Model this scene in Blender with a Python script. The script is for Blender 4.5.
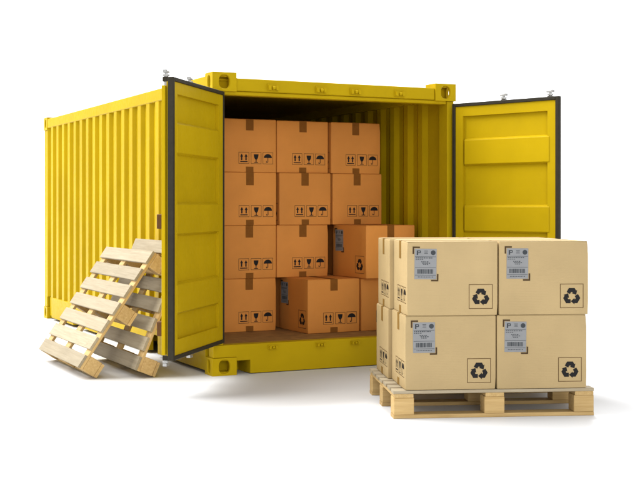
import bpy, bmesh, math, random
from mathutils import Matrix, Vector
random.seed(7)
R = math.radians
S = bpy.context.scene
COL = S.collection
for o in list(bpy.data.objects):
    bpy.data.objects.remove(o)

# ------------------------------------------------------------------ camera
cd = bpy.data.cameras.new('camera')
cam = bpy.data.objects.new('camera', cd); COL.objects.link(cam)
cam.location = (-3.696, -9.563, 1.444)
cam.rotation_euler = (R(90), 0, -0.4579)
cd.sensor_width = 36; cd.lens = 1203.5 / 640 * 36
cd.shift_y = -38.6 / 640
cd.clip_end = 2000
S.camera = cam
# ------------------------------------------------------------------ studio light
W = bpy.data.worlds.new('World'); S.world = W; W.use_nodes = True
bg = W.node_tree.nodes['Background']
bg.inputs[0].default_value = (1, 1, 1, 1); bg.inputs[1].default_value = 0.92

def area(name, loc, target, size, power, col=(1, 1, 1)):
    l = bpy.data.lights.new(name, 'AREA'); l.shape = 'DISK'; l.size = size
    l.energy = power; l.color = col
    o = bpy.data.objects.new(name, l); COL.objects.link(o); o.location = loc
    o.rotation_euler = (Vector(target) - Vector(loc)).to_track_quat('-Z', 'Y').to_euler()
    return o
area('key_softbox', (-16.0, 13.3, 28.0), (0.3, 1.0, 0.8), 31.0, 28500, (1, 0.99, 0.97))
area('front_softbox', (-6.0, -21.5, 4.7), (1.0, 0.5, 0.7), 8.6, 1350)
area('backdrop_softbox', (12.0, 20.0, 30.0), (16.0, 36.0, 6.0), 10.0, 36000)  # lamp added out of view to keep the backdrop white
S.view_settings.view_transform = 'Standard'; S.view_settings.look = 'None'
S.view_settings.exposure = 0; S.view_settings.gamma = 1
S.view_settings.use_curve_mapping = False
S.render.engine = 'CYCLES'
S.cycles.max_bounces = 10; S.cycles.diffuse_bounces = 6

# ------------------------------------------------------------------ materials
def mat(name):
    m = bpy.data.materials.new(name); m.use_nodes = True
    nt = m.node_tree
    return m, nt, nt.nodes, nt.links, nt.nodes['Principled BSDF']

def mixcol(nt, fac, a, b, mode='MIX'):
    n = nt.nodes.new('ShaderNodeMix'); n.data_type = 'RGBA'; n.blend_type = mode
    for sock, v in ((n.inputs[0], fac), (n.inputs[6], a), (n.inputs[7], b)):
        if hasattr(v, 'is_output'): nt.links.new(v, sock)
        elif isinstance(v, (int, float)): sock.default_value = v
        else: sock.default_value = (*v, 1)
    return n.outputs[2]

def noise(nt, vec, scale, detail=4, rough=0.55):
    n = nt.nodes.new('ShaderNodeTexNoise'); n.inputs['Scale'].default_value = scale
    n.inputs['Detail'].default_value = detail; n.inputs['Roughness'].default_value = rough
    nt.links.new(vec, n.inputs['Vector']); return n.outputs['Fac']

def ramp(nt, v, lo, hi, a=0.0, b=1.0):
    n = nt.nodes.new('ShaderNodeMapRange'); n.inputs[1].default_value = lo; n.inputs[2].default_value = hi
    n.inputs[3].default_value = a; n.inputs[4].default_value = b
    nt.links.new(v, n.inputs[0]); return n.outputs[0]

def bump(nt, h, strength, dist, bsdf):
    b = nt.nodes.new('ShaderNodeBump'); b.inputs['Strength'].default_value = strength
    b.inputs['Distance'].default_value = dist
    nt.links.new(h, b.inputs['Height']); nt.links.new(b.outputs[0], bsdf.inputs['Normal'])

def objvec(nt, scale=(1, 1, 1), rnd=True):
    tc = nt.nodes.new('ShaderNodeTexCoord'); mp = nt.nodes.new('ShaderNodeMapping')
    mp.inputs['Scale'].default_value = scale
    nt.links.new(tc.outputs['Object'], mp.inputs['Vector'])
    oi = nt.nodes.new('ShaderNodeObjectInfo')
    if rnd:
        mu = nt.nodes.new('ShaderNodeVectorMath'); mu.operation = 'SCALE'
        mu.inputs[0].default_value = (37.1, 17.7, 23.3)
        nt.links.new(oi.outputs['Random'], mu.inputs['Scale'])
        ad = nt.nodes.new('ShaderNodeVectorMath'); ad.operation = 'ADD'
        nt.links.new(mp.outputs[0], ad.inputs[0]); nt.links.new(mu.outputs[0], ad.inputs[1])
        return ad.outputs[0], oi.outputs['Random']
    return mp.outputs[0], oi.outputs['Random']

def paint_mat(name, base, rough=0.42):
    m, nt, N, L, B = mat(name)
    v, rnd = objvec(nt, rnd=False)
    n1 = noise(nt, v, 1.3, 5); n2 = noise(nt, v, 24, 5)
    dark = tuple(c * 0.88 for c in base); lite = tuple(min(1, c * 1.06) for c in base)
    c = mixcol(nt, ramp(nt, n1, .3, .7), dark, lite)
    c = mixcol(nt, ramp(nt, n2, .62, .8, 0, .10), c, (base[0]*.55, base[1]*.5, base[2]))
    L.new(c, B.inputs['Base Color'])
    L.new(ramp(nt, n2, .3, .7, rough - .07, rough + .1), B.inputs['Roughness'])
    B.inputs['Specular IOR Level'].default_value = .05
    bump(nt, noise(nt, v, 60, 3), .06, .004, B)
    return m
M = {}
M['yellow'] = paint_mat('yellow_paint', (0.435, 0.296, 0.004))

def plain(name, col, rough=.5, metal=0, var=.12, scale=20, spec=.12):
    m, nt, N, L, B = mat(name)
    v, rnd = objvec(nt)
    n = noise(nt, v, scale, 5)
    c = mixcol(nt, ramp(nt, n, .3, .7), tuple(x * (1 - var) for x in col), tuple(min(1, x * (1 + var)) for x in col))
    L.new(c, B.inputs['Base Color']); B.inputs['Roughness'].default_value = rough
    B.inputs['Metallic'].default_value = metal; B.inputs['Specular IOR Level'].default_value = spec
    return m
M['rubber'] = plain('black_rubber', (.028, .024, .016), .55)
M['steel'] = plain('zinc_steel', (.40, .40, .39), .42, .6)
M['bracket'] = plain('dark_bracket_steel', (.10, .045, .015), .5, .2)
M['plywood'] = plain('container_floor_plywood', (.26, .14, .05), .6, 0, .25, 9)
M['ink'] = plain('black_ink', (.013, .012, .012), .6)
M['frame_ink'] = plain('brown_frame_ink', (.10, .055, .02), .6)
M['label'] = plain('label_paper', (.222, .226, .23), .45, 0, .04)
M['bracket_ink'] = plain('dark_bracket_ink', (.055, .032, .014), .6)
M['label_ink'] = plain('label_print_ink', (.045, .05, .055), .6)

def card_mat(name, base):
    m, nt, N, L, B = mat(name)
    v, rnd = objvec(nt)
    big = noise(nt, v, 2.2, 4); fib = noise(nt, v, 90, 6, .7)
    c = mixcol(nt, ramp(nt, big, .3, .7), tuple(x * .92 for x in base), tuple(x * 1.05 for x in base))
    c = mixcol(nt, ramp(nt, fib, .55, .8, 0, .25), c, (base[0]*.72, base[1]*.66, base[2]*.6))
    hv = N.new('ShaderNodeHueSaturation'); L.new(c, hv.inputs['Color'])
    L.new(ramp(nt, rnd, 0, 1, .93, 1.05), hv.inputs['Value'])
    L.new(hv.outputs[0], B.inputs['Base Color'])
    B.inputs['Roughness'].default_value = .72; B.inputs['Specular IOR Level'].default_value = .25
    # faint washboard of the flutes plus soft waviness
    tc = N.new('ShaderNodeTexCoord'); wv = N.new('ShaderNodeTexWave'); wv.bands_direction = 'Z'
    wv.inputs['Scale'].default_value = 28; wv.inputs['Distortion'].default_value = .6
    L.new(tc.outputs['Object'], wv.inputs['Vector'])
    ma = N.new('ShaderNodeMath'); ma.operation = 'MULTIPLY_ADD'
    L.new(wv.outputs['Fac'], ma.inputs[0]); ma.inputs[1].default_value = .05
    L.new(noise(nt, v, 5, 3), ma.inputs[2])
    bump(nt, ma.outputs[0], .25, .012, B)
    return m
M['card'] = card_mat('tan_cardboard', (.40, .292, .142))
M['kraft'] = card_mat('kraft_cardboard', (.60, .235, .045))  # same cardboard, with the container's warm interior shade put into the colour
M['tape'] = plain('brown_tape', (.21, .12, .032), .6, 0, .08, 20, .04)
M['tape_kraft'] = plain('brown_tape_on_kraft', (.20, .075, .014), .6, 0, .08, 20, .03)  # redder copy of the tape, following the shade-tinted cardboard

def wood_mat(name, lo, hi):
    m, nt, N, L, B = mat(name)
    v, rnd = objvec(nt, (1.6, 30, 30))
    g = noise(nt, v, 1.6, 7, .62)
    v2, _ = objvec(nt, (7, 140, 140)); fine = noise(nt, v2, 1.0, 4, .6)
    v3, _ = objvec(nt, (4.2, 13, 13)); k = noise(nt, v3, 1.1, 2)
    c = mixcol(nt, ramp(nt, g, .32, .68), lo, hi)
    c = mixcol(nt, ramp(nt, fine, .55, .85, 0, .45), c, tuple(x * .6 for x in lo))
    c = mixcol(nt, ramp(nt, k, .70, .78, 0, .55), c, (lo[0]*.45, lo[1]*.36, lo[2]*.28))
    hv = N.new('ShaderNodeHueSaturation'); L.new(c, hv.inputs['Color'])
    L.new(ramp(nt, rnd, 0, 1, .82, 1.08), hv.inputs['Value'])
    L.new(hv.outputs[0], B.inputs['Base Color'])
    B.inputs['Roughness'].default_value = .7; B.inputs['Specular IOR Level'].default_value = .25
    bump(nt, g, .35, .004, B)
    return m
M['slat'] = wood_mat('pale_pine', (.29, .238, .155), (.37, .312, .215))
M['block'] = wood_mat('golden_pine', (.44, .285, .105), (.57, .395, .175))

m, nt, N, L, B = mat('white_studio_floor'); M['ground'] = m
v, _ = objvec(nt, rnd=False)
L.new(mixcol(nt, noise(nt, v, .8, 4), (.585, .592, .605), (.61, .616, .628)), B.inputs['Base Color'])
B.inputs['Roughness'].default_value = .55; B.inputs['Specular IOR Level'].default_value = .2

# ------------------------------------------------------------------ mesh helpers
def link(name, me, material, parent=None, loc=(0, 0, 0), rot=(0, 0, 0)):
    o = bpy.data.objects.new(name, me); COL.objects.link(o)
    if material and not me.materials: me.materials.append(M[material])
    o.parent = parent; o.location = loc; o.rotation_euler = rot
    return o

def empty(name, loc=(0, 0, 0), rz=0):
    o = bpy.data.objects.new(name, None); COL.objects.link(o)
    o.location = loc; o.rotation_euler = (0, 0, rz); o.empty_display_size = .2
    return o

def tag(o, label, cat, group=None):
    o['label'] = label; o['category'] = cat
    if group: o['group'] = group

def box_bm(bm, x0, x1, y0, y1, z0, z1):
    vs = [bm.verts.new((x, y, z)) for x in (x0, x1) for y in (y0, y1) for z in (z0, z1)]
    for f in ((0, 1, 3, 2), (4, 6, 7, 5), (0, 4, 5, 1), (2, 3, 7, 6), (0, 2, 6, 4), (1, 5, 7, 3)):
        bm.faces.new([vs[i] for i in f])

def finish(bm, name, bevel=0, seg=1, smooth=False):
    bmesh.ops.recalc_face_normals(bm, faces=bm.faces[:])
    if bevel:
        bmesh.ops.bevel(bm, geom=bm.edges[:], offset=bevel, segments=seg, affect='EDGES', profile=.6)
    me = bpy.data.meshes.new(name); bm.to_mesh(me); bm.free()
    if smooth:
        me.shade_smooth()
    return me

def boxes(name, lst, bevel=0.004, seg=1):
    bm = bmesh.new()
    for b in lst: box_bm(bm, *b)
    return finish(bm, name, bevel, seg)

def part(name, lst, material, parent, bevel=.004, origin=None):
    """boxes in the parent's space; the part's origin moves to its centre"""
    xs = [v for b in lst for v in b[0:2]]; ys = [v for b in lst for v in b[2:4]]; zs = [v for b in lst for v in b[4:6]]
    c = origin or ((min(xs)+max(xs))/2, (min(ys)+max(ys))/2, (min(zs)+max(zs))/2)
    me = boxes(name, [(b[0]-c[0], b[1]-c[0], b[2]-c[1], b[3]-c[1], b[4]-c[2], b[5]-c[2]) for b in lst], bevel)
    return link(name, me, material, parent, c)

def tube_bm(bm, p0, p1, r, n=14):
    p0 = Vector(p0); p1 = Vector(p1); d = (p1 - p0).normalized()
    a = d.orthogonal().normalized(); b = d.cross(a)
    r0 = []; r1 = []
    for i in range(n):
        t = 2 * math.pi * i / n; off = (a * math.cos(t) + b * math.sin(t)) * r
        r0.append(bm.verts.new(p0 + off)); r1.append(bm.verts.new(p1 + off))
    for i in range(n):
        j = (i + 1) % n; bm.faces.new((r0[i], r0[j], r1[j], r1[i]))
    bm.faces.new(r0[::-1]); bm.faces.new(r1)

# ------------------------------------------------------------------ ground
# seamless studio sweep: flat floor that curves up into a white backdrop far behind
bm = bmesh.new()
prof = [(-60, 0), (-20, 0), (0, 0), (20, 0), (32, 0)]
RC = 10.0
for i in range(1, 25):
    a = math.pi/2*i/24; prof.append((32+RC*math.sin(a), RC-RC*math.cos(a)))
prof += [(42, 20), (42, 45)]
fw = Vector((math.sin(.4579), math.cos(.4579), 0)); rt = Vector((math.cos(.4579), -math.sin(.4579), 0))
O = Vector((0, 0, 0)); cols = []
for d, z in prof:
    cols.append([bm.verts.new(O + fw*d + rt*w_ + Vector((0, 0, z))) for w_ in (-90, -30, 0, 30, 90)])
for i in range(len(cols)-1):
    for k in range(4): bm.faces.new((cols[i][k], cols[i][k+1], cols[i+1][k+1], cols[i+1][k]))
me = finish(bm, 'ground', smooth=True)
gr = link('ground', me, 'ground'); gr['kind'] = 'structure'
gr['label'] = 'seamless white studio floor sweeping up into the backdrop'

# ------------------------------------------------------------------ container
CW, CL, CH = 2.438, 6.06, 2.59
C = empty('shipping_container', (0, 0, 0))
tag(C, 'yellow steel shipping container with both end doors swung open, loaded with boxes', 'container')

def plate_hole(bm, w, h, t, hw, hh, M4, hole=True, n=32):
    """plate in XZ centred at origin, front y=0, back y=t, with a rounded slot hw x hh"""
    def P(x, y, z): return bm.verts.new(M4 @ Vector((x, y, z)))
    if not hole:
        vs = [P(x, y, z) for x in (-w/2, w/2) for y in (0, t) for z in (-h/2, h/2)]
        for f in ((0, 1, 3, 2), (4, 6, 7, 5), (0, 4, 5, 1), (2, 3, 7, 6), (0, 2, 6, 4), (1, 5, 7, 3)):
            bm.faces.new([vs[i] for i in f])
        return
    out = []; inn = []
    for i in range(n):
        a = 2 * math.pi * (i + .5) / n; c, s = math.cos(a), math.sin(a)
        k = min(w/2 / max(abs(c), 1e-6), h/2 / max(abs(s), 1e-6))
        # snap to corners
        out.append((k*c, k*s))
        e = 2.6
        rr = (abs(c / (hw/2))**e + abs(s / (hh/2))**e) ** (-1/e)
        inn.append((rr*c, rr*s))
    for q in ((1, 1), (-1, 1), (-1, -1), (1, -1)):
        i = min(range(n), key=lambda i: (out[i][0]-q[0]*w/2)**2 + (out[i][1]-q[1]*h/2)**2)
        out[i] = (q[0]*w/2, q[1]*h/2)
    of = [P(x, 0, z) for x, z in out]; ob = [P(x, t, z) for x, z in out]
    b = .006
    i0 = [P(x*(1+b*14), 0, z*(1+b*14)) for x, z in inn]
    i1 = [P(x, b, z) for x, z in inn]; ib = [P(x, t, z) for x, z in inn]
    for i in range(n):
        j = (i+1) % n
        for A_, B_ in ((of, i0), (i0, i1), (i1, ib), (ib, ob), (ob, of)):
            bm.faces.new((A_[i], A_[j], B_[j], B_[i]))

def casting(cx, cy, cz, sx, sy, sz, top):
    """hollow corner casting, centre given; holes on the outer end, side and top/bottom faces"""
    bm = bmesh.new(); t = .028
    I = Matrix.Translation
    fy = -1 if cy < CL/2 else 1; fx = -1 if cx < CW/2 else 1
    Rz = lambda a: Matrix.Rotation(a, 4, 'Z')
    # end faces
    plate_hole(bm, sx, sz, t, .100, .118, I((0, fy*sy/2, 0)) @ (Rz(0) if fy < 0 else Rz(math.pi)))
    plate_hole(bm, sx, sz, t, 0, 0, I((0, -fy*sy/2, 0)) @ (Rz(math.pi) if fy < 0 else Rz(0)), False)
    # side faces
    L_ = sy - 2*t
    plate_hole(bm, L_, sz, t, .070, .112, I((fx*sx/2, 0, 0)) @ Rz(-math.pi/2 if fx < 0 else math.pi/2))
    plate_hole(bm, L_, sz, t, 0, 0, I((-fx*sx/2, 0, 0)) @ Rz(math.pi/2 if fx < 0 else -math.pi/2), False)
    # top and bottom
    for s in (1, -1):
        Mx = I((0, 0, s*(sz/2 - (0 if s*1 == (1 if top else -1) else .0)))) @ Matrix.Rotation(s*-math.pi/2, 4, 'X')
        plate_hole(bm, sx-2*t, L_, t, .105, .06, Mx, s == (1 if top else -1))
    me = finish(bm, 'corner_casting')
    return link('corner_casting', me, 'yellow', C, (cx, cy, cz))
sx, sy, sz = .222, .18, .158
for top in (1, 0):
    szz = .162 if top else .150
    for cx in (sx/2, CW - sx/2):
        for cy in (sy/2, CL - sy/2):
            casting(cx, cy, CH - szz/2 if top else szz/2, sx, sy, szz, top)

ZT0 = 2.40      # underside of header
FL = .25        # floor level
# end-frame posts, header and sill
for px in ((.012, .105), (CW-.085, CW-.012)):
    part('corner_post', [(px[0], px[1], .016, .16, FL+.009, CH-.163)], 'yellow', C)
for px in ((.008, .15), (CW-.15, CW-.008)):
    part('corner_post', [(px[0], px[1], CL-.15, CL-.008, .151, CH-.163)], 'yellow', C)
hd = part('door_header', [(.224, CW-.224, .012, .11, ZT0+.035, CH-.045), (.106, CW-.086, .030, .13, ZT0, ZT0+.034)], 'yellow', C, .006)
# sill with two fork pockets
ol = [(.012, .152), (.224, .152), (.224, .121), (.352, .121), (.352, .006)]
ol = ol + [(CW-x, z) for x, z in ol[::-1]] + [(CW-.012, FL+.008), (.012, FL+.008)]
bm = bmesh.new()
fa = [bm.verts.new((x, .010, z)) for x, z in ol]; fb = [bm.verts.new((x, .12, z)) for x, z in ol]
bm.faces.new(fa); bm.faces.new(fb[::-1])
for i in range(len(ol)):
    j = (i+1) % len(ol); bm.faces.new((fa[i], fb[i], fb[j], fa[j]))
link('door_sill', finish(bm, 'door_sill', .004, 2), 'yellow', C)
for a, b in ((.2325, .3515), (CW-.3515, CW-.2325)):
    part('fork_pocket', [(a, b, .28, .29, .004, .12), (a-.012, a-.002, .121, .29, .004, .12), (b+.002, b+.012, .121, .29, .004, .12)], 'yellow', C, 0)
# locking-cam keepers
bm = bmesh.new()
box_bm(bm, -.052, .052, -.010, .0, -.030, .030)
for s in (-1, 1):
    box_bm(bm, s*.034-.011, s*.034+.011, -.034, -.010, -.024, .016)
tube_bm(bm, (-.012, -.026, -.006), (.012, -.026, -.006), .017, 10)
keeper = finish(bm, 'cam_keeper')
keeper.materials.append(M['yellow'])
for x in (.562, 1.027, 1.373, 1.83):
    link('cam_keeper', keeper, None, C, (x, .0115, 2.478))
    o = link('cam_keeper', keeper, None, C, (x, .0095, .222)); o.scale = (.85, .8, .62)

# rails on the long sides
for xr, nm in (((.004, .075), 'L'), ((CW-.075, CW-.004), 'R')):
    part('top_rail', [(xr[0], xr[1], .182, CL-.182, 2.452, 2.568)], 'yellow', C, .006)
    segs = []; pk = [(1.46, 1.80), (4.26, 4.60)]; y = .182
    for a, b in pk:
        segs.append((xr[0], xr[1], y, a, .03, .285)); segs.append((xr[0], xr[1], a+.001, b-.001, .205, .2845)); y = b
    segs.append((xr[0], xr[1], y, 5.66, .03, .285))
    ins = .034 if nm == 'L' else -.034
    segs.append((xr[0]+max(ins, 0), xr[1]+min(ins, 0), 5.661, CL-.182, .04, .28))
    part('bottom_rail', segs, 'yellow', C, .003)
# cross-members and floor
part('floor_deck', [(.08, CW-.08, .121, CL-.12, FL-.03, FL)], 'plywood', C, .002)
for k in range(18):
    yy = .40 + k*.31
    part('cross_member', [(.08, CW-.08, yy, yy+.05, .10, FL-.031)], 'yellow', C, 0)
# corrugated walls
def corrugated(name, length, z0, z1, phase, depth=.040, t=.003, axis='side', slope=.020):
    P_ = .277; of, sl = .100 if slope < .05 else .076, slope     # outer flat, slope
    inn = P_ - of - 2*sl
    pts = [(0.0, 0.0)]
    y = phase - of/2
    while y > P_: y -= P_
    while y + P_ < length:
        for dy, d in ((0, 0), (of, 0), (of+sl, depth), (of+sl+inn, depth), (P_, 0)):
            if 0 < y+dy < length: pts.append((y+dy, d))
        y += P_
    pts.append((length, 0.0))
    cl = [pts[0]]
    for p in pts[1:]:
        if p[0] - cl[-1][0] > 1e-4: cl.append(p)
    bm = bmesh.new(); rings = []
    for off in (0, t):
        for z in (z0, z1):
            rings.append([bm.verts.new((d+off, yy, z)) if axis == 'side' else bm.verts.new((yy, -(d+off), z)) for yy, d in cl])
    n = len(cl)
    for i in range(n-1):
        for a, b in ((0, 1), (1, 3), (3, 2), (2, 0)):
            bm.faces.new((rings[a][i], rings[a][i+1], rings[b][i+1], rings[b][i]))
    for e in (0, n-1): bm.faces.new([rings[k][e] for k in (0, 1, 3, 2)])
    return finish(bm, name)
wl = corrugated('side_wall', CL-.30, .284, 2.453, 1.50-.15)
link('side_wall', wl, 'yellow', C, (.009, .15, 0))
wr = corrugated('side_wall', CL-.30, .284, 2.453, 1.40, depth=.030, slope=.062)
o = link('side_wall', wr, 'yellow', C, (CW-.009, .15, 0)); o.scale = (-1, 1, 1)
wb = corrugated('end_wall', CW-.20, .12, 2.46, .25, axis='end')
link('end_wall', wb, 'yellow', C, (.10, CL-.03, 0))
part('roof', [(.076, CW-.076, .131, CL-.04, 2.530, 2.545)], 'yellow', C, .002)
for k in range(20):
    part('roof_rib', [(.08, CW-.08, .35+k*.277, .46+k*.277, 2.546, 2.562)], 'yellow', C, .004)
part('end_header', [(.224, CW-.224, CL-.14, CL-.012, 2.462, 2.56)], 'yellow', C)
part('end_sill', [(.224, CW-.224, CL-.14, CL-.012, .02, .16)], 'yellow', C)

# ---- doors: local frame x = along the door from the hinge, y = thickness (inner face at y=0, outside +y), z up
DW, DZ0, DZ1 = 1.163, .268, 2.402
def make_door(hinge, ang, mirror, label, DW=DW, DZ0=DZ0, DZ1=DZ1):
    D = empty('door', (hinge[0], hinge[1], 0)); D.parent = C
    D.rotation_euler = (0, 0, ang); D['label'] = label
    s = -1 if mirror else 1        # which way is outside
    eo = 0 if mirror else .045     # how far the edge fittings stay inside the outline
    def q(b):                      # mirror y
        return b if s == 1 else (b[0], b[1], -b[3], -b[2], b[4], b[5])
    b0, b1 = DZ0+.032, DZ1-.032
    xi0, xi1 = .118, DW-.12; zi0, zi1 = b0+.115, b1-.09
    # frame round the recess
    part('door_frame', [q((.014 if mirror else .034, xi0, .0, .055, b0, b1)), q((xi1, DW-.034, .0, .055, b0, b1)),
                        q((xi0, xi1, .001, .054, b0, zi0)), q((xi0, xi1, .001, .054, zi1, b1))], 'yellow', D, .0)
    part('door_panel', [q((xi0-.005, xi1+.005, .030, .0535, zi0-.005, zi1+.005))], 'yellow', D, .0)
    # pressed bars: bevel-sided
    H = b1
    for za, zb in ((.315, .535), (.93, 1.15), (1.54, 1.75)):
        z1, z0 = H-za, H-zb
        bm = bmesh.new(); e = .020
        yo, yi = s*.0305, s*.002
        xo0, xo1 = xi0+.012, xi1+.03
        o4 = [bm.verts.new((x, yo, z)) for x, z in ((xo0-e*.6, z0-e), (xo1, z0-e), (xo1, z1+e), (xo0-e*.6, z1+e))]
        i4 = [bm.verts.new((x, yi-s*.008, z)) for x, z in ((xo0+e*.5, z0), (xo1-e*.5, z0), (xo1-e*.5, z1), (xo0+e*.5, z1))]
        bm.faces.new(i4); bm.faces.new(o4)
        for i in range(4):
            j = (i+1) % 4; bm.faces.new((o4[i], o4[j], i4[j], i4[i]))
        link('pressed_bar', finish(bm, 'pressed_bar', .003), 'yellow', D)
    hg = .014 if mirror else .034
    gk = [q((0, hg, -.012, .034, DZ0, DZ1)), q((DW-.034, DW, -.012, .034, DZ0, DZ1)),
          q((hg+.0001, DW-.0341, -.0115, .0335, DZ1-.032, DZ1)), q((hg+.0001, DW-.0341, -.0115, .0335, DZ0, DZ0+.032))]
    part('gasket', gk, 'rubber', D, .004)
    # outer steel edge behind the gasket
    part('edge_channel', [q((DW-.06-eo, DW-.004-eo, .056, .085, DZ0+.04, DZ1-.062))], 'yellow', D, .003)
    part('edge_channel', [q((.01, .05, .056, .085, DZ0+.04, DZ1-.062))], 'yellow', D, .003)
    # locking rods with cams
    for k, xr in enumerate((.43*DW, .86*DW)):
        yr = s*.112
        bm = bmesh.new(); tube_bm(bm, (0, 0, DZ0-.028), (0, 0, DZ1+.028), .017, 12)
        link('locking_rod', finish(bm, 'locking_rod', smooth=False), 'steel', D, (xr, yr, 0))
        for zc, up in ((DZ1+.03, 1), (DZ0-.03, -1)):
            bm = bmesh.new()
            tube_bm(bm, (0, 0, -.006), (0, 0, .006), .028, 14)
            tube_bm(bm, (0, 0, .006*up), (0, 0, .030*up), .013, 12)
            box_bm(bm, -.034, .030, -.016, .016, .026*up-.007, .026*up+.007)
            box_bm(bm, .014, .032, -.015, .015, .026*up-.004, .026*up+.016)
            link('rod_cam', finish(bm, 'rod_cam'), 'steel', D, (xr, yr, zc))
            part('rod_collar', [q((xr-.022, xr+.022, .090, .134, min(zc-.05*up, zc-.012*up), max(zc-.05*up, zc-.012*up)))], 'rubber', D, .003)
        for zc in (.42, .95, 1.75, 2.15):
            part('rod_bracket', [q((xr-.05, xr+.05, .0545, .075, zc-.04, zc+.04)), q((xr-.03, xr+.03, .0755, .135, zc-.02, zc+.02))], 'yellow', D, .002)
    # handles and retainers on the outside
    for zc in (.52, 1.33):
        part('handle_retainer', [q((DW-.10-2.5*eo, DW-.015-2.5*eo, .0855, .128, zc-.055, zc+.055))], 'bracket', D, .004)
    part('lock_handle', [q((.52, 1.06, .136, .150, 1.30, 1.34))], 'steel', D, .004)
    for zc in (.45, 1.00, 1.65, 2.22):
        part('hinge', [q((.0, .16, .0855, .105, zc-.05, zc+.05))], 'yellow', D, .004)
    return D
# left door: closed along +x; opened clockwise; inner face towards the camera side
make_door((.090, -.022), R(-129.8), True, 'left door standing open past square beside the leaning pallets', 1.235, .284, 2.419)
make_door((2.388, -.024), R(-70.5), False, 'right door standing open behind the loaded pallet')

# ------------------------------------------------------------------ wooden pallets
PL, PD, PH = 1.40, 1.155, .19
hb, hk, hs, ht = .026, .116, .026, .022
SW = .120
def slab(name, lx, ly, lz, n):
    out = []
    for k in range(n):
        bm = bmesh.new(); nx = 6
        # slightly bowed, sawn board
        rng = random.Random(hash((name, k)) % 9999 if False else k*31+len(name))
        bow = rng.uniform(-.0012, .0012); tw = rng.uniform(-.0015, .0015)
        rings = []
        for i in range(nx+1):
            x = -lx/2 + lx*i/nx; u = 2*i/nx-1
            dz = bow*(1-u*u); dy = tw*u
            ya = rng.uniform(-.001, .001)
            rings.append([bm.verts.new((x, y+dy+ya, z+dz*(1 if z > 0 else 0))) for y, z in ((-ly/2, -lz/2), (ly/2, -lz/2), (ly/2, lz/2), (-ly/2, lz/2))])
        for i in range(nx):
            for a in range(4):
                b = (a+1) % 4
                bm.faces.new((rings[i][a], rings[i][b], rings[i+1][b], rings[i+1][a]))
        bm.faces.new(rings[0][::-1]); bm.faces.new(rings[-1])
        bmesh.ops.recalc_face_normals(bm, faces=bm.faces[:])
        long_e = [e for e in bm.edges if abs((e.verts[0].co - e.verts[1].co).x) > 1e-3 and len(e.link_faces) == 2 and e.calc_face_angle() > .5]
        bmesh.ops.bevel(bm, geom=long_e, offset=.003, segments=1, affect='EDGES')
        me = bpy.data.meshes.new(name); bm.to_mesh(me); bm.free()
        out.append(me)
    return out
me_slat = slab('slat', PL, SW, ht, 5)
me_base = slab('base_board', PL, .125, hb, 3)
me_str = slab('stringer_board', PD, .130, hs, 3)
me_blk = boxes('block', [(-.07, .07, -.066, .066, -hk/2, hk/2)], .004)
me_nail = None
for l_, k_ in ((me_slat, 'slat'), (me_base, 'block'), (me_str, 'block'), ([me_blk], 'block')):
    for me in l_: me.materials.append(M[k_])
def pallet(label):
    P = empty('wooden_pallet'); tag(P, label, 'pallet', 'wooden pallets')
    gap = (PD - 7*SW) / 6
    for i in range(7):
        y = -PD/2 + SW/2 + i*(SW+gap)
        link('slat', me_slat[(i*2) % 5], None, P, (random.uniform(-.003, .003), y, hb+hk+hs+ht/2+.0004), (0, 0, R(random.uniform(-.15, .15)) + (math.pi if i % 2 else 0)))
    for i, x in enumerate((-PL/2+.071, 0, PL/2-.071)):
        link('stringer_board', me_str[i], None, P, (x, 0, hb+hk+hs/2+.0002), (0, 0, math.pi/2))
        for y in (-PD/2+.067, 0, PD/2-.067):
            link('block', me_blk, None, P, (x, y, hb+hk/2+.0001), (0, 0, 0))
    for i, y in enumerate((-PD/2+.067, 0, PD/2-.067)):
        link('base_board', me_base[i], None, P, (0, y, hb/2))
    return P
GP = pallet('pallet lying flat on the floor, loaded with eight tan cardboard boxes')
TH = R(-20.5); wv = Vector((math.cos(TH), math.sin(TH), 0)); dv = Vector((-math.sin(TH), math.cos(TH), 0))
FO = Vector((.366, -2.452, 0))
GP.location = FO + wv*PL/2 + dv*PD/2; GP.rotation_euler = (0, 0, TH)
def lean(P, x0, y0, th):
    Yl = Vector((math.cos(th), 0, math.sin(th))); Zl = Vector((-math.sin(th), 0, math.cos(th))); Xl = Vector((0, -1, 0))
    o = Vector((x0, y0+PL/2, .001)) + Yl*PD/2
    P.matrix_world = Matrix(((Xl.x, Yl.x, Zl.x, o.x), (Xl.y, Yl.y, Zl.y, o.y), (Xl.z, Yl.z, Zl.z, o.z), (0, 0, 0, 1)))
PA = pallet('empty pallet leaning outermost, farther left, its pale slats facing left')
lean(PA, -.922, .306, .969)
PB = pallet('empty pallet leaning on the container side, partly behind the other leaning pallet')
lean(PB, -.459, .160, 1.169)

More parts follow.
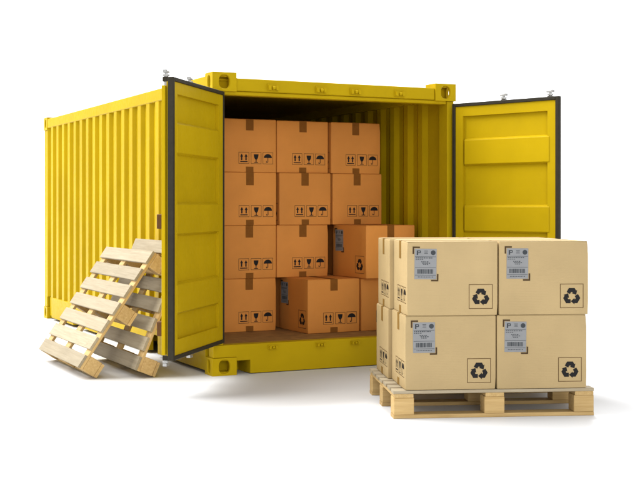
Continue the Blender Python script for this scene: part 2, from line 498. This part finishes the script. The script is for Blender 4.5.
# ------------------------------------------------------------------ printed marks (flat print), drawn in XZ, facing -y
def prints(name, polys, y=0.0):
    vs = []; fs = []
    for p in polys:
        b = len(vs); vs += [(x, y, z) for x, z in p]; fs.append(list(range(b, b+len(p))))
    me = bpy.data.meshes.new(name); me.from_pydata(vs, [], fs)
    bm = bmesh.new(); bm.from_mesh(me)
    for f in bm.faces:
        if f.normal.y > 0: f.normal_flip()
    bm.to_mesh(me); bm.free()
    return me
def rect(x0, x1, z0, z1): return [(x0, z0), (x1, z0), (x1, z1), (x0, z1)]
def frame(w, h, t):
    a, b = w/2, h/2
    return [rect(-a, a, b-t, b), rect(-a, a, -b, -b+t), rect(-a, -a+t, -b+t, b-t), rect(a-t, a, -b+t, b-t)]
def offset_line(pts, d):
    out = []
    for i, p in enumerate(pts):
        def nrm(a, b):
            v = Vector((b[0]-a[0], b[1]-a[1])).normalized(); return Vector((-v.y, v.x))
        if i == 0: n = nrm(pts[0], pts[1]); k = 1
        elif i == len(pts)-1: n = nrm(pts[-2], pts[-1]); k = 1
        else:
            n1 = nrm(pts[i-1], p); n2 = nrm(p, pts[i+1]); n = (n1+n2).normalized(); k = 1/max(.3, n.dot(n1))
        out.append((p[0]+n.x*d*k, p[1]+n.y*d*k))
    return out
def recycle(r):
    V = [(math.cos(R(a)), math.sin(R(a))) for a in (90, 210, 330)]
    polys = []
    for k in range(3):
        A, Lf, Rt = V[k], V[(k+1) % 3], V[(k+2) % 3]
        lerp = lambda p, q, t: (p[0]+(q[0]-p[0])*t, p[1]+(q[1]-p[1])*t)
        path = [lerp(A, Lf, .43), lerp(A, Lf, .22), lerp(A, Rt, .22), lerp(A, Rt, .33)]
        w = .21
        l = offset_line(path, w); rr = offset_line(path, -w)
        tip = lerp(A, Rt, .56); e = path[-1]
        dx, dz = tip[0]-e[0], tip[1]-e[1]; n = math.hypot(dx, dz); nx, nz = -dz/n, dx/n
        hw = .34
        head = [(e[0]+nx*hw, e[1]+nz*hw), tip, (e[0]-nx*hw, e[1]-nz*hw)]
        for i in range(3):
            polys.append([l[i], l[i+1], rr[i+1], rr[i]])
        polys.append(head)
    return [[(x*r, z*r-.06*r) for x, z in p] for p in polys]
def arc(cx, cz, rx, rz, a0, a1, n=14):
    return [(cx+rx*math.cos(R(a0+(a1-a0)*i/n)), cz+rz*math.sin(R(a0+(a1-a0)*i/n))) for i in range(n+1)]
mw, mh = .108, .112
up_g = [rect(-.026, -.014, -.020, .012), [(-.034, .010), (-.006, .010), (-.020, .036)],
        rect(.014, .026, -.020, .012), [(.006, .010), (.034, .010), (.020, .036)], rect(-.034, .034, -.036, -.028)]
glass_g = [arc(0, .032, .022, .046, 180, 360), rect(-.004, .004, -.034, -.010), rect(-.018, .018, -.040, -.034)]
umb_g = [arc(0, .002, .038, .034, 0, 180), rect(-.003, .003, -.034, .002), rect(-.016, -.003, -.038, -.032), rect(-.016, -.011, -.032, -.024)]
ME = {}
fr_ = prints('mark_frame', frame(mw, mh, .004)); fr_.materials.append(M['frame_ink'])
for nm, gl in (('this_way_up_mark', up_g), ('fragile_mark', glass_g), ('keep_dry_mark', umb_g)):
    me = prints(nm, [[(x*1.12, z*1.12) for x, z in p] for p in gl]); me.materials.append(M['ink']); ME[nm] = me
me = prints('recycling_mark', recycle(.066)); me.materials.append(M['ink']); ME['recycling_mark'] = me
rfr = prints('mark_frame', frame(.166, .168, .0042)); rfr.materials.append(M['frame_ink'])
lw, lh = .152, .208
lab = boxes('shipping_label', [(-lw/2, lw/2, -.0006, 0, -lh/2, lh/2)], 0); lab.materials.append(M['label'])
lp = []
lp += [rect(-.062, -.052, .060, .092), rect(-.052, -.036, .086, .092), rect(-.052, -.036, .073, .079), rect(-.040, -.034, .076, .089)]   # the letter P
lp += [rect(-.010, .016, .086, .090), rect(-.008, .014, .078, .081), rect(-.010, .016, .070, .073)]
lp += [arc(.052, .077, .017, .017, 0, 330, 11)]
lp += [rect(-.072, .072, .048, .0505)]
rg = random.Random(3)
x = -.068
while x < .05:
    w_ = rg.uniform(.006, .014); lp.append(rect(x, x+w_, .038, .044)); x += w_+.004
x = -.068
while x < -.02:
    w_ = rg.uniform(.006, .012); lp.append(rect(x, x+w_, .028, .0325)); x += w_+.004
for zz, xa, xb in ((.012, -.030, .020), (.003, -.024, .034), (-.006, -.018, .014)):
    x = xa
    while x < xb:
        w_ = rg.uniform(.006, .013); lp.append(rect(x, x+w_, zz, zz+.0055)); x += w_+.004
lp += [rect(-.072, .072, -.0260, -.0235), rect(-.072, .072, -.0775, -.075)]
x = -.056
while x < .055:
    w_ = rg.choice((.002, .003, .005, .007)); lp.append(rect(x, x+w_, -.066, -.036)); x += w_+rg.choice((.002, .003, .004))
x = -.052
while x < .05:
    w_ = rg.uniform(.004, .008); lp.append(rect(x, x+w_, -.091, -.086)); x += w_+.004
lpm = prints('label_print', lp); lpm.materials.append(M['label_ink'])
br = [[(-.020, .020), (.030, .020), (.030, .010), (-.010, .010), (-.010, -.030), (-.020, -.030)]]
brm = prints('label_bracket', br); brm.materials.append(M['bracket_ink'])
brm2 = prints('label_bracket', [[(-x, -z) for x, z in br[0]]]); brm2.materials.append(M['bracket_ink'])

# ------------------------------------------------------------------ cardboard boxes: long axis x (.63), short faces at +-x
BX, BY, BZ = .630, .553, .502
FT = .0030
PITCH = BZ + FT + .0016
def body_mesh(name, seed):
    rng = random.Random(seed)
    bul = {False: rng.uniform(.0006, .0018), True: rng.uniform(.0006, .0018)}
    cor = {(a, b, c): rng.choice((0, 0, .002, .0045)) for a in (False, True) for b in (False, True) for c in (False, True)}
    bm = bmesh.new()
    box_bm(bm, -BX/2, BX/2, -BY/2, BY/2, 0, BZ)
    bmesh.ops.recalc_face_normals(bm, faces=bm.faces[:])
    bmesh.ops.subdivide_edges(bm, edges=bm.edges[:], cuts=5, use_grid_fill=True)
    for v in bm.verts:      # gentle dishing of the side panels
        x, y, z = v.co
        k = (1-(2*x/BX)**2)*(1-(2*z/BZ-1)**2)
        if abs(abs(y)-BY/2) < 1e-5: v.co.y -= math.copysign(bul[y > 0]*k, y)
        k2 = (1-(2*y/BY)**2)*(1-(2*z/BZ-1)**2)
        if abs(abs(x)-BX/2) < 1e-5: v.co.x -= math.copysign(.0010*k2, x)
        if abs(x) > BX/2-.12 and abs(y) > BY/2-.12 and (z < .02 or z > BZ-.02):     # knocked corners
            c_ = cor[(x > 0, y > 0, z > .1)]
            if abs(abs(x)-BX/2) < 1e-5 and abs(abs(y)-BY/2) < 1e-5: v.co -= Vector((math.copysign(c_, x), math.copysign(c_, y), 0))
    ed = [e for e in bm.edges if len(e.link_faces) == 2 and e.calc_face_angle() > 1.2]
    bmesh.ops.bevel(bm, geom=ed, offset=.0055, segments=2, affect='EDGES', profile=.6)
    me = bpy.data.meshes.new(name); bm.to_mesh(me); bm.free()
    me.shade_smooth()
    return me
def smooth_by_angle(me):
    pass
bodies = {'A': [], 'B': []}
for k in range(4):
    for kd, mk in (('A', 'card'), ('B', 'kraft')):
        me = body_mesh('carton', 10+k); me.materials.append(M[mk]); bodies[kd].append(me)
def flap(mk):
    me = boxes('top_flap', [(-BX/2+.004, BX/2-.004, -(BY/4-.0035), BY/4-.0035, 0, FT)], .001); me.materials.append(M[mk]); return me
flA, flB = flap('card'), flap('kraft')
def tape(mk, top, dl=0.0):
    bm = bmesh.new(); t = .0007; hw = .039
    if top:
        box_bm(bm, -BX/2-.0003, BX/2+.0003, -hw, hw, BZ+FT+.0002, BZ+FT+.0009)
        for s in (-1, 1): box_bm(bm, min(s*(BX/2+.0004), s*(BX/2+.0011)), max(s*(BX/2+.0004), s*(BX/2+.0011)), -hw, hw, BZ-.112+dl*s, BZ+FT+.0006)
    else:
        box_bm(bm, -BX/2-.0011, -BX/2-.0004, -hw, hw, .001, .052)
    me = finish(bm, 'tape'); me.materials.append(M[mk]); return me
tp = {('A', 1): [tape('tape', 1, d) for d in (-.006, .002, .009)], ('A', 0): tape('tape', 0), ('B', 1): [tape('tape_kraft', 1, d) for d in (-.007, .001, .008)], ('B', 0): tape('tape_kraft', 0)}

def carton(kind, loc, rz, label, group, printed=True):
    Bx = empty('cardboard_box', loc, rz); tag(Bx, label, 'box', group)
    n_ = carton.n = getattr(carton, 'n', 0) + 1
    rn = random.Random(n_*17)
    link('carton', bodies[kind][n_ % 4], None, Bx)
    for s in (-1, 1): link('top_flap', flA if kind == 'A' else flB, None, Bx, (0, s*BY/4, BZ+.0001))
    link('tape', tp[(kind, 1)][n_ % 3], None, Bx, (0, rn.uniform(-.004, .004), 0))
    for s in (0, 1): link('tape', tp[(kind, 0)], None, Bx, (0, 0, 0), (0, 0, math.pi*s))
    e = .0009
    if not printed: return Bx
    for s in (0, 1):            # long faces -y, +y
        a = math.pi*s; c = math.cos(a)
        def at(u, v, d=e): return (c*u, -c*(BY/2+d), v)
        L_ = link('shipping_label', lab, None, Bx, at(-BX/2+.128+rn.uniform(-.003, .003), BZ-.147+rn.uniform(-.003, .003)), (0, R(rn.uniform(-.9, .9)), a))
        link('label_print', lpm, None, L_, (0, -.0010, 0))
        link('label_bracket', brm, None, L_, (-lw/2-.004+.010, -.0010, lh/2-.010+.004), (0, 0, 0))
        link('label_bracket', brm2, None, L_, (lw/2+.004-.010, -.0010, -lh/2+.010-.004), (0, 0, 0))
        r_ = link('recycling_mark', ME['recycling_mark'], None, Bx, at(BX/2-.118, .128, .0006), (0, 0, a))
        link('mark_frame', rfr, None, r_, (0, -.0002, 0))
    for s in (0, 1):            # short faces -x, +x
        a = -math.pi/2 + math.pi*s
        sx_ = -1 if s == 0 else 1
        for u, nm in ((-.060, 'this_way_up_mark'), (.067, 'fragile_mark'), (.190, 'keep_dry_mark')):
            m_ = link(nm, ME[nm], None, Bx, (sx_*(BX/2+.0006), sx_*u, .135), (0, 0, a))
            link('mark_frame', fr_, None, m_, (0, -.0002, 0))
    return Bx

# pallet load: eight tan boxes
z0 = PH + .0025
GL = 'tan boxes on the loaded pallet'
def on_pallet(u, v, k, jig, label):
    p = FO + wv*(u+BX/2) + dv*(v+BY/2)
    carton('A', (p.x, p.y, z0 + k*PITCH), TH + R(jig), label, GL)
on_pallet(.079, .004, 0, .15, 'tan box at the lower left front of the loaded pallet')
on_pallet(.718, .000, 0, -.2, 'tan box at the lower right front of the loaded pallet')
on_pallet(.050, .568, 0, .2, 'tan box at the lower left rear of the loaded pallet')
on_pallet(.690, .570, 0, -.1, 'tan box at the lower right rear of the loaded pallet, hidden behind the others')
on_pallet(.092, .003, 1, -.1, 'tan box on top at the left front of the loaded pallet')
on_pallet(.730, .002, 1, .15, 'tan box on top at the right front of the loaded pallet')
on_pallet(.062, .567, 1, -.15, 'tan box on top at the left rear of the loaded pallet')
on_pallet(.700, .569, 1, .1, 'tan box on top at the right rear of the loaded pallet')

# load in the container: long axis along y, short face to the door
GI = 'brown boxes stacked inside the container'
def inside(x, y, k, jig, label, printed=True):
    c_ = Matrix.Rotation(R(jig), 2) @ Vector((BY/2, BX/2))     # turned about its near left corner
    carton('B', (x+c_.x, y+c_.y, FL + .0012 + k*PITCH), math.pi/2 + R(jig), label, GI, printed)
inside(.500, 1.030, 0, .2, 'brown box on the container floor at the left, bottom of its column')
inside(.497, 1.025, 1, -.15, 'brown box second from the floor in the left column inside the container')
inside(.502, 1.030, 2, .1, 'brown box third from the floor in the left column inside the container')
inside(.497, 1.022, 3, .1, 'topmost brown box of the left column inside the container')
inside(1.066, 1.040, 1, .2, 'brown box in the middle column just above the box pulled forward on the floor')
inside(1.090, 1.035, 2, -.2, 'brown box third from the floor in the middle column inside the container')
inside(1.075, 1.060, 3, .15, 'topmost brown box of the middle column inside the container')
inside(1.672, 1.045, 2, .1, 'brown box third from the floor in the right column inside the container')
inside(1.652, 1.040, 3, -.1, 'topmost brown box of the right column inside the container')
inside(1.178, .585, 0, .8, 'brown box on the container floor pulled forward to the sill')
inside(1.748, .590, 0, -.2, 'brown box on the container floor at the right, mostly hidden by the loaded pallet')
inside(1.744, .486, 1, 3.0, 'brown box pulled forward on the right, second layer, partly hidden by the loaded pallet')
inside(1.190, 1.240, 0, 0, 'brown box on the container floor hidden behind the box pulled forward', False)
inside(1.745, 1.226, 0, -.1, 'brown box on the container floor hidden in the second row at the right', False)
inside(1.800, 1.155, 1, 0, 'brown box hidden in the second row at the right, second layer', False)
